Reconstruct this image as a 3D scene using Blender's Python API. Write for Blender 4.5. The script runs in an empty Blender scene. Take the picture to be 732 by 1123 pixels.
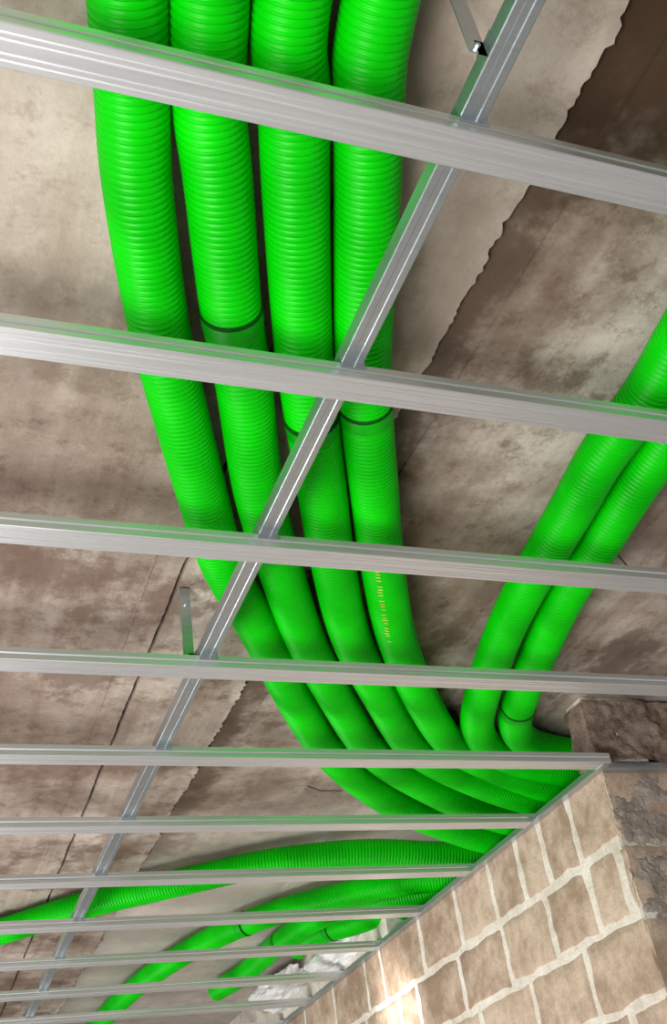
import bpy, bmesh, math, random
from mathutils import Vector, Matrix, noise
random.seed(4)
EYE=1.5                 # eye height above floor
HF=EYE+1.22             # underside of ceiling frame
HS=EYE+1.47             # underside of slab
HP=EYE+1.405            # pipe centre height
scene=bpy.context.scene
try: scene.view_settings.view_transform='Standard'
except Exception: pass

# ------------------------------------------------------------ helpers
def mesh_obj(name,verts,faces,mat=None,smooth=False,parent=None):
    me=bpy.data.meshes.new(name); me.from_pydata(verts,[],faces); me.update()
    if smooth:
        me.polygons.foreach_set("use_smooth",[True]*len(me.polygons))
    ob=bpy.data.objects.new(name,me); scene.collection.objects.link(ob)
    if mat: me.materials.append(mat)
    if parent: ob.parent=parent
    return ob
def empty(name):
    e=bpy.data.objects.new(name,None); scene.collection.objects.link(e); return e
def box_into(V,F,a,b):
    i=len(V); x0,y0,z0=a; x1,y1,z1=b
    V+= [(x0,y0,z0),(x1,y0,z0),(x1,y1,z0),(x0,y1,z0),(x0,y0,z1),(x1,y0,z1),(x1,y1,z1),(x0,y1,z1)]
    F+= [tuple(i+k for k in f) for f in [(0,3,2,1),(4,5,6,7),(0,1,5,4),(1,2,6,5),(2,3,7,6),(3,0,4,7)]]
def newmat(name):
    m=bpy.data.materials.new(name); m.use_nodes=True
    nt=m.node_tree; b=nt.nodes["Principled BSDF"]
    return m,nt,b
def N(nt,t,**kw):
    n=nt.nodes.new(t)
    for k,v in kw.items():
        if k in n.inputs.keys(): n.inputs[k].default_value=v
        else: setattr(n,k,v)
    return n
def ramp(nt,fac,stops):
    r=nt.nodes.new("ShaderNodeValToRGB"); nt.links.new(fac,r.inputs[0])
    cr=r.color_ramp
    while len(cr.elements)<len(stops): cr.elements.new(0.5)
    for e,(p,c) in zip(cr.elements,stops):
        e.position=p; e.color=(*c,1) if len(c)==3 else c
    return r
def mix(nt,fac,a,b,mode='MIX'):
    m=nt.nodes.new("ShaderNodeMix"); m.data_type='RGBA'; m.blend_type=mode
    for s,v in ((0,fac),(6,a),(7,b)):
        if hasattr(v,'links'): nt.links.new(v,m.inputs[s])
        else: m.inputs[s].default_value = v if s==0 else (*v,1)
    return m.outputs[2]
def bump(nt,b,h,st,dist=0.01):
    bn=N(nt,"ShaderNodeBump"); bn.inputs["Strength"].default_value=st; bn.inputs["Distance"].default_value=dist
    nt.links.new(h,bn.inputs["Height"]); nt.links.new(bn.outputs[0],b.inputs["Normal"])
def math_(nt,op,a,b=None,c=None):
    n=nt.nodes.new("ShaderNodeMath"); n.operation=op
    for i,v in enumerate((a,b,c)):
        if v is None: continue
        if hasattr(v,'links'): nt.links.new(v,n.inputs[i])
        else: n.inputs[i].default_value=v
    return n.outputs[0]
def smooth(nt,v,a,b,lo=0.0,hi=1.0):
    n=nt.nodes.new("ShaderNodeMapRange"); n.interpolation_type='SMOOTHSTEP'
    nt.links.new(v,n.inputs[0]); n.inputs[1].default_value=a; n.inputs[2].default_value=b
    n.inputs[3].default_value=lo; n.inputs[4].default_value=hi
    return n.outputs[0]

# ------------------------------------------------------------ materials
def mat_slab():
    m,nt,b=newmat("slab_concrete"); L=nt.links
    tc=N(nt,"ShaderNodeTexCoord"); P=tc.outputs["Object"]
    def nz(scale,det,rough=0.6,off=(0,0,0),sc=(1,1,1)):
        mp=N(nt,"ShaderNodeMapping"); mp.inputs["Scale"].default_value=sc; mp.inputs["Location"].default_value=off
        L.new(P,mp.inputs["Vector"])
        n=N(nt,"ShaderNodeTexNoise",Scale=float(scale),Detail=float(det),Roughness=rough); L.new(mp.outputs[0],n.inputs["Vector"])
        return n.outputs[0]
    n1=nz(1.9,3.0,0.5,(3.3,1.7,0))
    n2=nz(6.5,9.0,0.68)
    n3=nz(110,4.0,0.7)
    n4=nz(2.2,5.0,0.55,(0,0,0),(8,0.6,1))
    n5=nz(16,7.0,0.75,(9,2,0))
    n6=nz(3.4,10.0,0.7,(5.1,8.2,0),(1,0.75,1))
    v=math_(nt,'ADD',math_(nt,'MULTIPLY',n1,0.6),math_(nt,'MULTIPLY',n2,0.4))
    base=ramp(nt,v,[(0.40,(0.22,0.17,0.135)),(0.47,(0.32,0.26,0.215)),(0.53,(0.43,0.37,0.32)),(0.60,(0.54,0.48,0.425))]).outputs[0]
    s4=ramp(nt,n4,[(0.38,(0.68,0.60,0.55)),(0.56,(1,1,1))]).outputs[0]
    c=mix(nt,0.6,base,s4,'MULTIPLY')
    s5=ramp(nt,n5,[(0.36,(0.5,0.40,0.35)),(0.47,(1,1,1))]).outputs[0]
    c=mix(nt,0.65,c,s5,'MULTIPLY')
    sp=ramp(nt,n3,[(0.3,(0.82,0.80,0.78)),(0.6,(1.05,1.05,1.05))]).outputs[0]
    c=mix(nt,0.7,c,sp,'MULTIPLY')
    sx=N(nt,"ShaderNodeSeparateXYZ"); L.new(P,sx.inputs[0]); X=sx.outputs[0]; Y=sx.outputs[1]; Z=sx.outputs[2]
    wob=math_(nt,'MULTIPLY',math_(nt,'SUBTRACT',n2,0.5),0.35)
    Xw=math_(nt,'ADD',X,wob); Yw=math_(nt,'ADD',Y,math_(nt,'MULTIPLY',wob,1.2))
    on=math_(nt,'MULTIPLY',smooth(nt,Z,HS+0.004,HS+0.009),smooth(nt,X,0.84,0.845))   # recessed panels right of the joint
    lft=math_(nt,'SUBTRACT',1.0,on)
    nl=math_(nt,'MULTIPLY',smooth(nt,Yw,1.0,1.9,1.0,0.0),lft)
    # water stains, weaker on the clean near-left panel
    stn=math_(nt,'MULTIPLY',smooth(nt,n6,0.50,0.60),math_(nt,'SUBTRACT',1.0,math_(nt,'MULTIPLY',nl,0.6)))
    c=mix(nt,math_(nt,'MULTIPLY',stn,0.72),c,(0.13,0.082,0.058))
    c=mix(nt,math_(nt,'MULTIPLY',nl,0.4),c,(0.48,0.41,0.345))
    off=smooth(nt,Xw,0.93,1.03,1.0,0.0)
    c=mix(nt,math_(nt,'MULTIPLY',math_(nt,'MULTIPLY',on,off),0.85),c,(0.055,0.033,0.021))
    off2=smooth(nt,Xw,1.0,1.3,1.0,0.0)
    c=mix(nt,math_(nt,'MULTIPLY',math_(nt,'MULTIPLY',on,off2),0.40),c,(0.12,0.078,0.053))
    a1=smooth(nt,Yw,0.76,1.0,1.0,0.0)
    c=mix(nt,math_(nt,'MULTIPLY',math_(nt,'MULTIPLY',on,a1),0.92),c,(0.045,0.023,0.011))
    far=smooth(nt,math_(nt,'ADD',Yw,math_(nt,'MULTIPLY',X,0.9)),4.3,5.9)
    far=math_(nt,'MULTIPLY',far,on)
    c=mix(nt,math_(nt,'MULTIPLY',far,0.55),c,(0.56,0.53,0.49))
    lf=math_(nt,'MULTIPLY',smooth(nt,Xw,0.5,0.75,1.0,0.0),smooth(nt,Yw,1.45,1.9))
    c=mix(nt,math_(nt,'MULTIPLY',lf,0.25),c,(0.17,0.105,0.085))
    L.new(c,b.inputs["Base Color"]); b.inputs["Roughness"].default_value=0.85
    b.inputs["Specular IOR Level"].default_value=0.25
    h=math_(nt,'ADD',math_(nt,'MULTIPLY',n2,0.6),math_(nt,'ADD',n3,math_(nt,'MULTIPLY',n5,0.7)))
    bump(nt,b,h,0.25,0.005)
    return m
def mat_noise(name,c1,c2,scale=8,rough=0.9,bs=0.4,bd=0.005,metal=0.0,spec=0.5,island=0.0):
    m,nt,b=newmat(name); L=nt.links
    tc=N(nt,"ShaderNodeTexCoord")
    n=N(nt,"ShaderNodeTexNoise",Scale=float(scale),Detail=8.0,Roughness=0.65); L.new(tc.outputs["Object"],n.inputs["Vector"])
    n2=N(nt,"ShaderNodeTexNoise",Scale=float(scale)*9,Detail=4.0,Roughness=0.7); L.new(tc.outputs["Object"],n2.inputs["Vector"])
    f=n.outputs[0]
    if island:
        g=N(nt,"ShaderNodeNewGeometry")
        f=math_(nt,'ADD',f,math_(nt,'MULTIPLY',math_(nt,'SUBTRACT',g.outputs["Random Per Island"],0.5),island))
    r=ramp(nt,f,[(0.35,c1),(0.65,c2)]).outputs[0]
    s=ramp(nt,n2.outputs[0],[(0.3,(0.8,0.8,0.8)),(0.65,(1.05,1.05,1.05))]).outputs[0]
    c=mix(nt,0.7,r,s,'MULTIPLY')
    L.new(c,b.inputs["Base Color"]); b.inputs["Roughness"].default_value=rough; b.inputs["Metallic"].default_value=metal
    b.inputs["Specular IOR Level"].default_value=spec
    bump(nt,b,math_(nt,'ADD',n.outputs[0],n2.outputs[0]),bs,bd)
    return m
def mat_metal(name,col,rough=0.38,metal=0.75):
    m,nt,b=newmat(name); L=nt.links
    tc=N(nt,"ShaderNodeTexCoord"); mp=N(nt,"ShaderNodeMapping"); mp.inputs["Scale"].default_value=(1.5,60,60)
    L.new(tc.outputs["Object"],mp.inputs[0])
    n=N(nt,"ShaderNodeTexNoise",Scale=3.0,Detail=4.0); L.new(mp.outputs[0],n.inputs["Vector"])
    d=tuple(v*0.9 for v in col)
    r=ramp(nt,n.outputs[0],[(0.3,d),(0.7,col)]).outputs[0]
    L.new(r,b.inputs["Base Color"]); b.inputs["Metallic"].default_value=metal
    rr=N(nt,"ShaderNodeMapRange"); rr.inputs[3].default_value=rough-0.04; rr.inputs[4].default_value=rough+0.06
    L.new(n.outputs[0],rr.inputs[0]); L.new(rr.outputs[0],b.inputs["Roughness"])
    return m
def mat_pipe():
    m,nt,b=newmat("green_pe_plastic"); L=nt.links
    tc=N(nt,"ShaderNodeTexCoord")
    n=N(nt,"ShaderNodeTexNoise",Scale=5.0,Detail=6.0); L.new(tc.outputs["Object"],n.inputs["Vector"])
    r=ramp(nt,n.outputs[0],[(0.35,(0.0,0.40,0.001)),(0.65,(0.001,0.56,0.001))]).outputs[0]
    L.new(r,b.inputs["Base Color"]); b.inputs["Roughness"].default_value=0.38
    b.inputs["Specular IOR Level"].default_value=0.13
    return m
M_slab=mat_slab()
M_galv=mat_metal("galvanised_steel",(0.72,0.735,0.76),0.40,0.8)
M_galv2=mat_metal("galvanised_steel_dull",(0.52,0.57,0.61),0.34,0.88)
M_pipe=mat_pipe()
M_coup=mat_noise("green_coupling_plastic",(0.0,0.30,0.002),(0.0,0.42,0.003),10,0.45,0.05,spec=0.15)
M_rubber=mat_noise("dark_rubber_seal",(0.001,0.05,0.001),(0.002,0.08,0.002),20,0.6,0.05,spec=0.1)
M_block=mat_noise("clay_concrete_block",(0.33,0.225,0.155),(0.62,0.485,0.37),9,0.92,0.8,0.006,island=0.2)
M_mortar=mat_noise("lime_mortar",(0.62,0.545,0.46),(0.88,0.82,0.73),9,0.92,0.8,0.008)
M_lump=mat_noise("rough_concrete",(0.15,0.10,0.075),(0.42,0.32,0.26),14,0.95,0.9,0.012,spec=0.15)
M_lump2=mat_noise("rough_grey_mortar",(0.30,0.24,0.20),(0.58,0.50,0.44),16,0.95,0.9,0.012,spec=0.15)
M_floor=mat_noise("screed_floor",(0.46,0.43,0.40),(0.60,0.57,0.54),3,0.85,0.2)
M_plaster=mat_noise("white_foam",(0.76,0.76,0.74),(0.9,0.9,0.89),8,0.7,0.3,spec=0.2)
M_wire=mat_noise("black_steel_wire",(0.02,0.02,0.02),(0.05,0.04,0.04),20,0.5,0.1)
M_print=mat_noise("yellow_print",(0.45,0.52,0.05),(0.6,0.65,0.1),20,0.5,0.05)

# ------------------------------------------------------------ slab (ceiling)
def slab():
    V=[];F=[]
    def strip(xa,xb,z0,z1,y0=-4.0,y1=12.8,fa=None,fb=None,step=0.010):
        k=int((y1-y0)/step); base=len(V)
        for i in range(k+1):
            y=y0+i*step
            a=xa+(fa(y) if fa else 0); b_=xb+(fb(y) if fb else 0)
            V.extend([(a,y,z1),(a,y,z0),(b_,y,z0),(b_,y,z1)])
        for i in range(k):
            p=base+4*i; q=p+4
            for s in range(3):
                F.append((p+s,p+s+1,q+s+1,q+s))
    def jag(y):
        n1=noise.noise(Vector((y*13,7.3,0)))
        return 0.008*noise.noise(Vector((y*3,1.3,0)))+0.014*max(0,n1)+0.009*noise.noise(Vector((y*48,2,0)))+0.006*noise.noise(Vector((y*110,5,0)))
    def jag2(y):
        return 0.003*noise.noise(Vector((y*9,4.3,0)))+0.002*noise.noise(Vector((y*40,7.3,0)))
    strip(-4.5,0.572,HS,HS+0.06,fb=jag2)
    strip(0.582,0.892,HS,HS+0.06,fa=jag2,fb=jag)
    strip(0.82,1.62,HS+0.016,HS+0.08,fb=jag2)
    strip(1.61,5.0,HS+0.013,HS+0.08,fa=jag2)
    box_into(V,F,(-4.5,-4,HS+0.05),(5,12.8,HS+0.25))
    for x,y0,y1,w,h in ((0.985,0.2,3.2,0.002,0.003),(0.50,2.0,8,0.003,0.003)):
        o=0.016 if x>0.9 else 0
        box_into(V,F,(x-w/2,y0,HS+o-h),(x+w/2,y1,HS+o+0.01))
    return mesh_obj("ceiling",V,F,M_slab)
slab()

# ------------------------------------------------------------ floor
V=[];F=[]; box_into(V,F,(-4.5,-4,-0.1),(5,13,0)); mesh_obj("floor",V,F,M_floor)

# ------------------------------------------------------------ block wall
XW=2.06; YC=2.765
def add_block(V,F,a,b,seed,ax,n=9):
    """rough block face: subdivided wavy outline with eroded edges"""
    i0=len(V)
    x0,y0,z0=a; x1,y1,z1=b
    if ax=='x': u0,u1=y0,y1
    else: u0,u1=x0,x1
    for i in range(n+1):
        for k in range(n+1):
            lu=u1-u0; lw=z1-z0
            eu=min(0.010/lu,0.3); ew=min(0.010/lw,0.3)
            fu = 0 if i==0 else 1 if i==n else eu+(1-2*eu)*(i-1)/(n-2)
            fw = 0 if k==0 else 1 if k==n else ew+(1-2*ew)*(k-1)/(n-2)
            u=u0+lu*fu; z=z0+lw*fw
            edge=(i in(0,n)) or (k in(0,n))
            w=0.012*noise.noise(Vector((u*16+seed,z*16,seed)))
            w2=0.012*noise.noise(Vector((u*16,z*16+seed,seed+5)))
            d=0.002*noise.noise(Vector((u*25,z*25,seed)))
            if edge: d+=0.006
            if ax=='x': V.append((x0+d,u+w,z+w2))
            else: V.append((u+w,y0+d,z+w2))
    for i in range(n):
        for k in range(n):
            p=i0+i*(n+1)+k; q=p+n+1
            F.append((p,p+1,q+1,q) if ax=='x' else (p,q,q+1,p+1))
root=empty("wall_right")
V=[];F=[]
Zt=HF+0.034
box_into(V,F,(XW+0.004,YC+0.004,0),(XW+0.24,12.8,Zt))
box_into(V,F,(XW+0.004,YC+0.004,Zt-0.001),(XW+0.24,2.86,HS+0.02))
box_into(V,F,(XW+0.004,4.62,Zt-0.001),(XW+0.24,12.8,HS+0.02))
box_into(V,F,(XW+0.2,YC+0.004,0),(4.8,YC+0.25,HS+0.0))
mesh_obj("mortar_core",V,F,M_mortar,parent=root)
V=[];F=[]
rows=[EYE+1.0-0.22*k for k in range(0,12)]
tops=[HF+0.025]+[EYE+1.0-0.22*k for k in range(0,11)]
splits={0:[2.765,3.0,3.21,3.39,3.62,3.92,4.3,4.75],1:[2.765,2.81,3.0,3.28,3.61,4.0,4.42],2:[2.765,3.12,3.5,3.9,4.3]}
for r,(z0,z1) in enumerate(zip(rows,tops)):
    if z0<0: z0=0
    if z1<=z0+0.03: break
    ys=list(splits.get(r,[2.765,2.765+random.uniform(.15,.4)]))
    while ys[-1]<12.3: ys.append(ys[-1]+random.choice([.2,.33,.4,.45,.38]))
    for y0,y1 in zip(ys[:-1],ys[1:]):
        g=0.007+random.uniform(0,0.009); g2=0.007+random.uniform(0,0.007)
        a0=y0 if y0==2.765 else y0+g
        add_block(V,F,(XW+random.uniform(-0.001,0.002),a0,z0+g2),(XW+0.03,y1-g,z1-g2),random.random()*99,'x')
    xs=[2.062,2.062+ (0.23 if r%2 else 0.41)]
    while xs[-1]<4.6: xs.append(xs[-1]+0.4)
    for x0,x1 in zip(xs[:-1],xs[1:]):
        g=0.010+random.uniform(0,0.006)
        add_block(V,F,(x0+(0 if x0==2.062 else g),YC+random.uniform(-0.001,0.001),z0+g),(x1-g,YC+0.03,z1-g),random.random()*99,'y')
mesh_obj("blocks",V,F,M_block,smooth=True,parent=root)
def rough_patch(name,x0,x1,z0,z1,y,amp,mat,parent,nx=60,nz=40,seed=0,islands=False):
    V=[];F=[]
    for i in range(nx+1):
        for k in range(nz+1):
            u=i/nx; w=k/nz
            x=x0+(x1-x0)*u; z=z0+(z1-z0)*w
            d=amp*(0.6+0.8*noise.noise(Vector((x*9+seed,z*9,seed)))+0.6*noise.noise(Vector((x*30+seed,z*30,1)))+0.3*noise.noise(Vector((x*80+seed,z*80,1))))
            if islands:
                e=min(u*6,1-u,w,1-w)*5; e=min(1,e)
                d=amp*(1.1*noise.noise(Vector((x*11+seed,z*16,seed)))+0.5*noise.noise(Vector((x*32+seed,z*32,1)))+0.3*noise.noise(Vector((x*75+seed,z*75,1)))+0.22) - (1-e)*amp*0.8
                d=max(d,-0.01)
            V.append((x,y-d,z))
    for i in range(nx):
        for k in range(nz):
            a=i*(nz+1)+k; F.append((a,a+nz+1,a+nz+2,a+1))
    return mesh_obj(name,V,F,mat,smooth=True,parent=parent)
rough_patch("rough_infill",2.05,4.6,HF+0.032,HS-0.006,YC-0.002,0.022,M_lump,root,nx=340,nz=34,seed=3)
rough_patch("mortar_smear",2.062,3.2,EYE+0.74,EYE+1.215,YC,0.014,M_lump2,root,nx=360,nz=170,seed=17,islands=True)
def pier_side():
    V=[];F=[];ny=14;nz=26
    for i in range(ny+1):
        for k in range(nz+1):
            y=YC-0.01+(2.87-YC+0.01)*i/ny; z=HF+0.034+(HS-HF-0.04)*k/nz
            V.append((XW-0.004-0.012*noise.noise(Vector((y*14,z*14,5))),y,z))
    for i in range(ny):
        for k in range(nz):
            a=i*(nz+1)+k; F.append((a,a+1,a+nz+2,a+nz+1))
    mesh_obj("rough_reveal",V,F,M_lump,smooth=True,parent=root)
pier_side()
V=[];F=[]; box_into(V,F,(-4.5,12.8,0),(5,13,HS)); mesh_obj("wall_back",V,F,M_mortar)
V=[];F=[]; box_into(V,F,(-4.5,-4.2,0),(5,-4.0,HS)); mesh_obj("added_shade_wall",V,F,M_block)  # unseen wall added behind the camera to darken steel reflections and ambient light
V=[];F=[]; box_into(V,F,(3.6,YC+0.3,0),(3.8,12.8,HS)); mesh_obj("wall_far_right",V,F,M_block)

# ------------------------------------------------------------ metal frame
def extrude(name,prof,p0,p1,axis,mat,thick=0.0011,parent=None,cuts=1):
    V=[];F=[];n=len(prof)
    for t in range(cuts+1):
        s=p0+(p1-p0)*t/cuts
        for u,w in prof:
            V.append((s,u,w) if axis=='x' else (u,s,w))
    for t in range(cuts):
        for i in range(n-1):
            a=t*n+i; F.append((a,a+1,a+n+1,a+n))
    ob=mesh_obj(name,V,F,mat,parent=parent)
    md=ob.modifiers.new("thickness",'SOLIDIFY'); md.thickness=thick; md.offset=0
    return ob
def chan_prof(w,h,lip,grooves,y0,z0):
    p=[(-w/2+lip,h-0.001),(-w/2+lip,h),(-w/2,h),(-w/2,h*0.62),(-w/2+0.0022,h*0.5),(-w/2,h*0.38),(-w/2,0.0012),(-w/2+0.0012,0)]
    for g in grooves: p+=[(g-0.0022,0),(g,0.0010),(g+0.0022,0)]
    q=[(w/2-0.0012,0),(w/2,0.0012),(w/2,h*0.38),(w/2-0.0022,h*0.5),(w/2,h*0.62),(w/2,h),(w/2-lip,h),(w/2-lip,h-0.001)]
    return [(u+y0,v+z0) for u,v in p+q]
WC=0.058
def yfar_(k): return 0.748+0.5006*(k-1)+(0.020 if k==1 else 0)
for k in range(0,17):
    yfar=yfar_(k)
    x1=4.4 if yfar<2.7 else XW-0.004
    extrude("furring_channel",chan_prof(WC,0.030,0.009,(-0.018,-0.009,0.009,0.018),yfar-WC/2,HF),-2.6,x1,'x',M_galv)
rail_x=0.632
rail=empty("carrier_rail")
prof=[(-0.0185,0.03),(-0.0185,0.0012),(-0.0172,0),(-0.007,0),(-0.005,0.0009),(0.005,0.0009),(0.007,0),(0.0172,0),(0.0185,0.0012),(0.0185,0.03)]
extrude("rail_profile",[(u+rail_x,v+HF+0.0315) for u,v in prof],-2.5,12.5,'y',M_galv2,parent=rail)
V=[];F=[]
for k in range(0,17):
    yc=yfar_(k)-WC/2
    for s in (-1,1):
        y=yc+s*(WC/2+0.003)
        box_into(V,F,(rail_x-0.021,y-0.0015,HF+0.018),(rail_x+0.021,y+0.0015,HF+0.05))
    box_into(V,F,(rail_x+0.0195,yc-0.034,HF+0.033),(rail_x+0.0215,yc+0.034,HF+0.055))
mesh_obj("rail_clips",V,F,M_galv2,parent=rail)
r=empty("perimeter_track")
extrude("track_along_wall",[(XW-0.028,HF+0.003),(XW-0.028,HF-0.0015),(XW-0.003,HF-0.0015),(XW-0.003,HF+0.032)],YC-0.06,12.7,'y',M_galv2,parent=r)
extrude("track_return",[(YC-0.030,HF+0.003),(YC-0.030,HF-0.0015),(YC-0.005,HF-0.0015),(YC-0.005,HF+0.032)],XW-0.003,4.4,'x',M_galv2,parent=r)
def hanger(x,y):
    e=empty("ceiling_hanger")
    V=[];F=[]
    xc=x-0.034
    ya=y
    box_into(V,F,(xc-0.013,ya-0.001,HF+0.032),(xc+0.013,ya+0.001,HS+0.001))
    box_into(V,F,(xc-0.013,ya-0.001,HS-0.002),(xc+0.013,ya+0.035,HS+0.0005))
    box_into(V,F,(x-0.0205,ya-0.02,HF+0.032),(x-0.019,ya+0.02,HF+0.062))
    box_into(V,F,(xc,ya-0.001,HF+0.032),(x-0.019,ya+0.001,HF+0.062))
    mesh_obj("strap",V,F,M_galv2,parent=e)
    bm=bmesh.new()
    for z in (HF+0.045,HF+0.2):
        bmesh.ops.create_cone(bm,cap_ends=True,segments=6,radius1=0.004,radius2=0.004,depth=0.006,
            matrix=Matrix.Translation((xc,ya-0.003,z))@Matrix.Rotation(math.pi/2,4,'X'))
    me=bpy.data.meshes.new("bolts"); bm.to_mesh(me); bm.free(); me.materials.append(M_galv2)
    o=bpy.data.objects.new("bolts",me); scene.collection.objects.link(o); o.parent=e
for y in (0.62,2.24): hanger(rail_x,y)

# ------------------------------------------------------------ corrugated pipes
def catmull(pts):
    P=[Vector(p) for p in pts]; P=[2*P[0]-P[1]]+P+[2*P[-1]-P[-2]]
    out=[]
    for i in range(1,len(P)-2):
        a,b,c,d=P[i-1:i+3]
        for k in range(16):
            t=k/16; t2=t*t; t3=t2*t
            out.append(0.5*((2*b)+(c-a)*t+(2*a-5*b+4*c-d)*t2+(-a+3*b-3*c+d)*t3))
    out.append(P[-2])
    for _ in range(10):
        out=[out[0]]+[(out[i-1]+2*out[i]+out[i+1])/4 for i in range(1,len(out)-1)]+[out[-1]]
    return out
def resample(pl,ss):
    L=[0]
    for a,b in zip(pl[:-1],pl[1:]): L.append(L[-1]+(b-a).length)
    res=[];j=0
    for s in ss:
        while j<len(L)-2 and L[j+1]<s: j+=1
        t=(s-L[j])/max(1e-9,L[j+1]-L[j]); res.append(pl[j].lerp(pl[j+1],t))
    return res
def tube(name,pl,ss,rr,mat,parent,seg=26):
    C=resample(pl,ss); V=[];F=[]
    for i,c in enumerate(C):
        t=(C[min(i+1,len(C)-1)]-C[max(i-1,0)]).normalized()
        a=t.cross(Vector((0,0,1))).normalized(); b=a.cross(t)
        r_=rr[i]
        for k in range(seg):
            th=2*math.pi*k/seg
            V.append(c+a*(r_*math.cos(th))+b*(r_*math.sin(th)))
    for i in range(len(C)-1):
        for k in range(seg):
            k2=(k+1)%seg
            F.append((i*seg+k,i*seg+k2,(i+1)*seg+k2,(i+1)*seg+k))
    return mesh_obj(name,[tuple(v) for v in V],F,mat,smooth=True,parent=parent)
def pipe(pts,R=0.0545,pitch=0.0125,coup=()):
    e=empty("corrugated_conduit")
    pl=catmull(pts)
    L=sum((b-a).length for a,b in zip(pl[:-1],pl[1:]))
    prof=[(0.0,-0.0030),(0.14,-0.0026),(0.26,-0.0005),(0.42,0.0),(0.70,0.0),(0.87,-0.0005)]
    ss=[];rr=[]
    for i in range(int(L/pitch)):
        for u,d in prof:
            ss.append((i+u)*pitch); rr.append(R+d)
    tube("corrugated_tube",pl,ss,rr,M_pipe,e)
    for yv in coup:
        acc=0;best=0
        for a,b in zip(pl[:-1],pl[1:]):
            if a.y<=yv<=b.y: best=acc; break
            acc+=(b-a).length
        s2=[best+k*0.008 for k in range(0,6)]
        r2=[R+0.0003]+[R+0.0014]*4+[R+0.0003]
        tube("coupling_sleeve",pl,s2,r2,M_coup,e)
        s3=[best-0.006,best-0.005,best,best+0.003,best+0.004]
        tube("seal_ring",pl,s3,[R-0.003,R+0.0022,R+0.0026,R+0.0022,R-0.003],M_rubber,e)
    return e,pl
def P3(l):
    return [(p[0],p[1],EYE+p[2]) if len(p)==3 else (p[0],p[1],HP) for p in l]
A=[(-.16,-.6),(0.02,.2),(0.14,0.61),(0.20,0.85),(0.24,1.02),(0.32,1.27),(0.39,1.45),(0.52,1.76),(0.64,2.03),(0.83,2.35),(1.03,2.70),(1.27,3.07),(1.58,3.39,1.39),(1.90,3.57,1.35),(2.25,3.68,1.31),(2.7,3.72,1.30)]
B=[(0.02,-.6),(0.16,.2),(0.255,0.61),(0.31,0.85),(0.36,0.99),(0.45,1.25),(0.52,1.42),(0.64,1.74),(0.77,2.01),(0.94,2.34),(1.16,2.69),(1.41,3.05),(1.72,3.33),(2.0,3.46,1.36),(2.3,3.54,1.33),(2.7,3.58,1.32)]
C=[(0.22,-.6),(0.31,.2),(0.385,0.69),(0.43,0.82),(0.48,0.97),(0.57,1.22),(0.64,1.40),(0.78,1.72),(0.90,1.99),(1.07,2.33),(1.30,2.68),(1.54,3.01),(1.82,3.23),(2.1,3.34,1.37),(2.4,3.40,1.34),(2.8,3.44,1.33)]
D=[(0.38,-.6),(0.44,.2),(0.505,.67),(.54,.80),(.595,.95),(.68,1.195),(.75,1.38),(.895,1.70),(1.02,1.97),(1.20,2.32),(1.425,2.67),(1.66,2.97),(1.90,3.15),(2.2,3.26,1.37),(2.5,3.31,1.35),(2.8,3.33,1.35)]
E=[(1.20,.1),(1.30,.9),(1.33,1.13),(1.356,1.29),(1.365,1.498),(1.39,1.646),(1.416,1.808),(1.46,2.075),(1.522,2.336),(1.622,2.66),(1.72,2.88),(1.90,3.06),(2.2,3.155,1.39),(2.5,3.19,1.38),(2.8,3.20,1.37)]
Fp=[(1.40,.1),(1.44,0.94),(1.47,1.27),(1.495,1.49),(1.515,1.64),(1.545,1.81),(1.585,2.06),(1.648,2.30),(1.742,2.61),(1.83,2.83),(1.97,2.97),(2.2,3.045),(2.5,3.075,1.39),(2.8,3.085,1.39)]
G=[(2.8,3.84,1.31),(2.3,3.84,1.32),(1.99,3.88,1.35),(1.70,3.95,1.39),(1.37,4.08),(1.06,4.28),(0.73,4.52),(0.41,4.85),(0.10,5.15),(-0.4,5.6)]
H=[(2.8,3.99,1.32),(2.4,4.05,1.33),(2.05,4.22,1.36),(1.83,4.46,1.39),(1.58,4.75),(1.39,5.08),(1.25,5.53),(1.16,6.1),(1.12,6.8),(1.1,8.0)]
I=[(2.8,4.17,1.33),(2.45,4.22,1.34),(2.2,4.35,1.36),(1.98,4.56,1.38),(1.84,4.8),(1.76,5.15),(1.74,5.5),(1.72,5.8),(1.66,6.1)]
J=[(2.8,4.34,1.33),(2.5,4.39,1.34),(2.3,4.49,1.36),(2.12,4.66,1.37),(2.0,4.88,1.38),(1.91,5.1),(1.88,5.35)]
pls={}
for nm,pts,cp in (("A",A,()),("B",B,(1.26,)),("C",C,(1.50,)),("D",D,(1.44,)),("E",E,()),("F",Fp,(2.70,)),("G",G[::-1],()),("H",H,(4.9,)),("I",I,(5.2,)),("J",J,(5.0,))):
    pls[nm]=pipe(P3(pts),coup=cp)
V=[];F=[]
pl=pls["D"][1]
for i in range(26):
    y=1.93+i*0.0125
    j=min(range(len(pl)),key=lambda q:abs(pl[q].y-y)); c=pl[j]
    if i%5==4: continue
    t=(pl[min(j+1,len(pl)-1)]-pl[j-1]).normalized(); a=t.cross(Vector((0,0,1))).normalized()
    base=c+t*(y-c.y)
    k=len(V)
    for dt,dl in ((-.10,0),(.10,0),(.10,.005),(-.10,.005)):
        th=-math.pi*0.60+dt+random.uniform(-.05,.05)
        V.append(tuple(base+t*dl+ (a*math.cos(th)+Vector((0,0,1))*math.sin(th))*0.0553))
    F.append((k,k+1,k+2,k+3))
mesh_obj("print_marks",V,F,M_print,parent=pls["D"][0])

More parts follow.
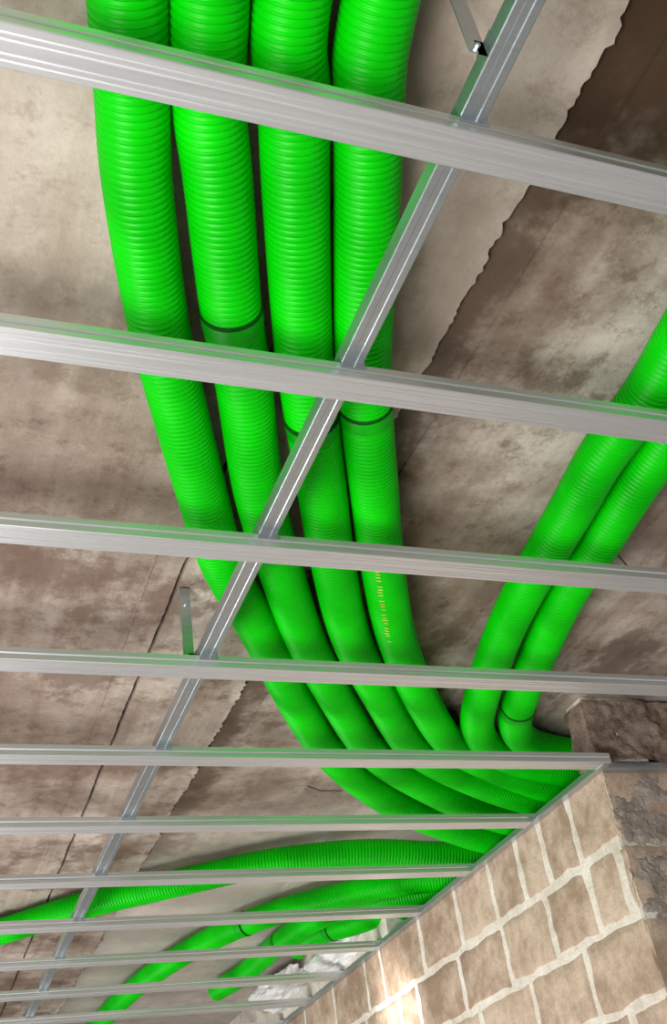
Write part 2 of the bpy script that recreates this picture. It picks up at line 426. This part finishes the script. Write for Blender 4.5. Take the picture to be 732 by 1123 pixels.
# ------------------------------------------------------------ loose things
def wire(pts,r=0.0025):
    cu=bpy.data.curves.new("tie_wire",'CURVE'); cu.dimensions='3D'; cu.bevel_depth=r
    s=cu.splines.new('POLY'); s.points.add(len(pts)-1)
    for p,q in zip(s.points,pts): p.co=(*q,1)
    cu.materials.append(M_wire)
    o=bpy.data.objects.new("tie_wire",cu); scene.collection.objects.link(o)
wire([(1.68,1.93,HS+0.01),(1.72,1.95,HS-0.02),(1.79,2.0,HS-0.03)])
wire([(1.34,3.50,HS+0.01),(1.37,3.45,HS-0.03),(1.43,3.40,HS-0.05)])
wire([(0.78,4.9,HS+0.01),(0.9,4.7,HS-0.03),(1.0,4.7,HS+0.005)])
def crumple(name,c,size,seed,mat):
    bm=bmesh.new(); bmesh.ops.create_icosphere(bm,subdivisions=5,radius=1)
    for v in bm.verts:
        n=v.co.normalized()
        d=1+0.45*noise.noise(n*1.6+Vector((seed,0,0)))+0.25*abs(noise.noise(n*4+Vector((0,seed,0))))-0.1*abs(noise.noise(n*9))
        v.co=Vector((n.x*size[0],n.y*size[1],n.z*size[2]))*d+Vector(c)
    me=bpy.data.meshes.new(name); bm.to_mesh(me); bm.free(); me.materials.append(mat)
    for p in me.polygons: p.use_smooth=True
    o=bpy.data.objects.new(name,me); scene.collection.objects.link(o)
crumple("expanding_foam",(2.06,5.25,HS-0.12),(0.09,0.36,0.07),2,M_plaster)
crumple("expanding_foam",(2.02,6.05,HS-0.10),(0.12,0.32,0.07),7,M_plaster)

# ------------------------------------------------------------ lights
w=bpy.data.worlds.new("World"); scene.world=w; w.use_nodes=True
bg=w.node_tree.nodes["Background"]; bg.inputs[0].default_value=(0.94,0.97,1.0,1); bg.inputs[1].default_value=0.68
def area(name,loc,tgt,size,power,col=(1,1,1)):
    l=bpy.data.lights.new(name,'AREA'); l.shape='RECTANGLE'; l.size=size[0]; l.size_y=size[1]; l.energy=power; l.color=col
    o=bpy.data.objects.new(name,l); scene.collection.objects.link(o)
    o.location=loc; o.rotation_euler=(Vector(tgt)-Vector(loc)).to_track_quat('-Z','Y').to_euler()
area("added_area_light",(-1.4,0.0,0.5),(0.9,2.2,HS),(1.4,1.4),150,(1,0.985,0.96))  # unseen main light added low on the left, lights pipes from that side
area("added_area_light",(-0.8,4.6,0.3),(1.5,4.6,HS),(2.2,2.2),150,(1,0.985,0.96))  # second unseen light, added as fill to brighten the far end
l=bpy.data.lights.new("wall_spot_lamp",'SPOT'); l.energy=240; l.spot_size=0.40; l.spot_blend=1.0; l.shadow_soft_size=0.05; l.color=(1,0.98,0.94)
o=bpy.data.objects.new("wall_spot_lamp",l); scene.collection.objects.link(o); o.location=(1.0,4.2,1.6)
o.rotation_euler=(Vector((2.06,4.62,EYE+0.90))-Vector(o.location)).to_track_quat('-Z','Y').to_euler()

# ------------------------------------------------------------ camera
R=Matrix(((0.93501,-0.08934,-0.34318),(-0.32761,-0.58808,-0.73948),(-0.13576,0.80385,-0.57913)))
cam=bpy.data.cameras.new("camera"); co=bpy.data.objects.new("camera",cam); scene.collection.objects.link(co)
co.matrix_world=Matrix.Translation((0,0,EYE))@R.to_4x4()
cam.sensor_fit='VERTICAL'; cam.sensor_height=24; cam.sensor_width=24; cam.lens=1187/1123*24
cam.clip_start=0.02
scene.camera=co
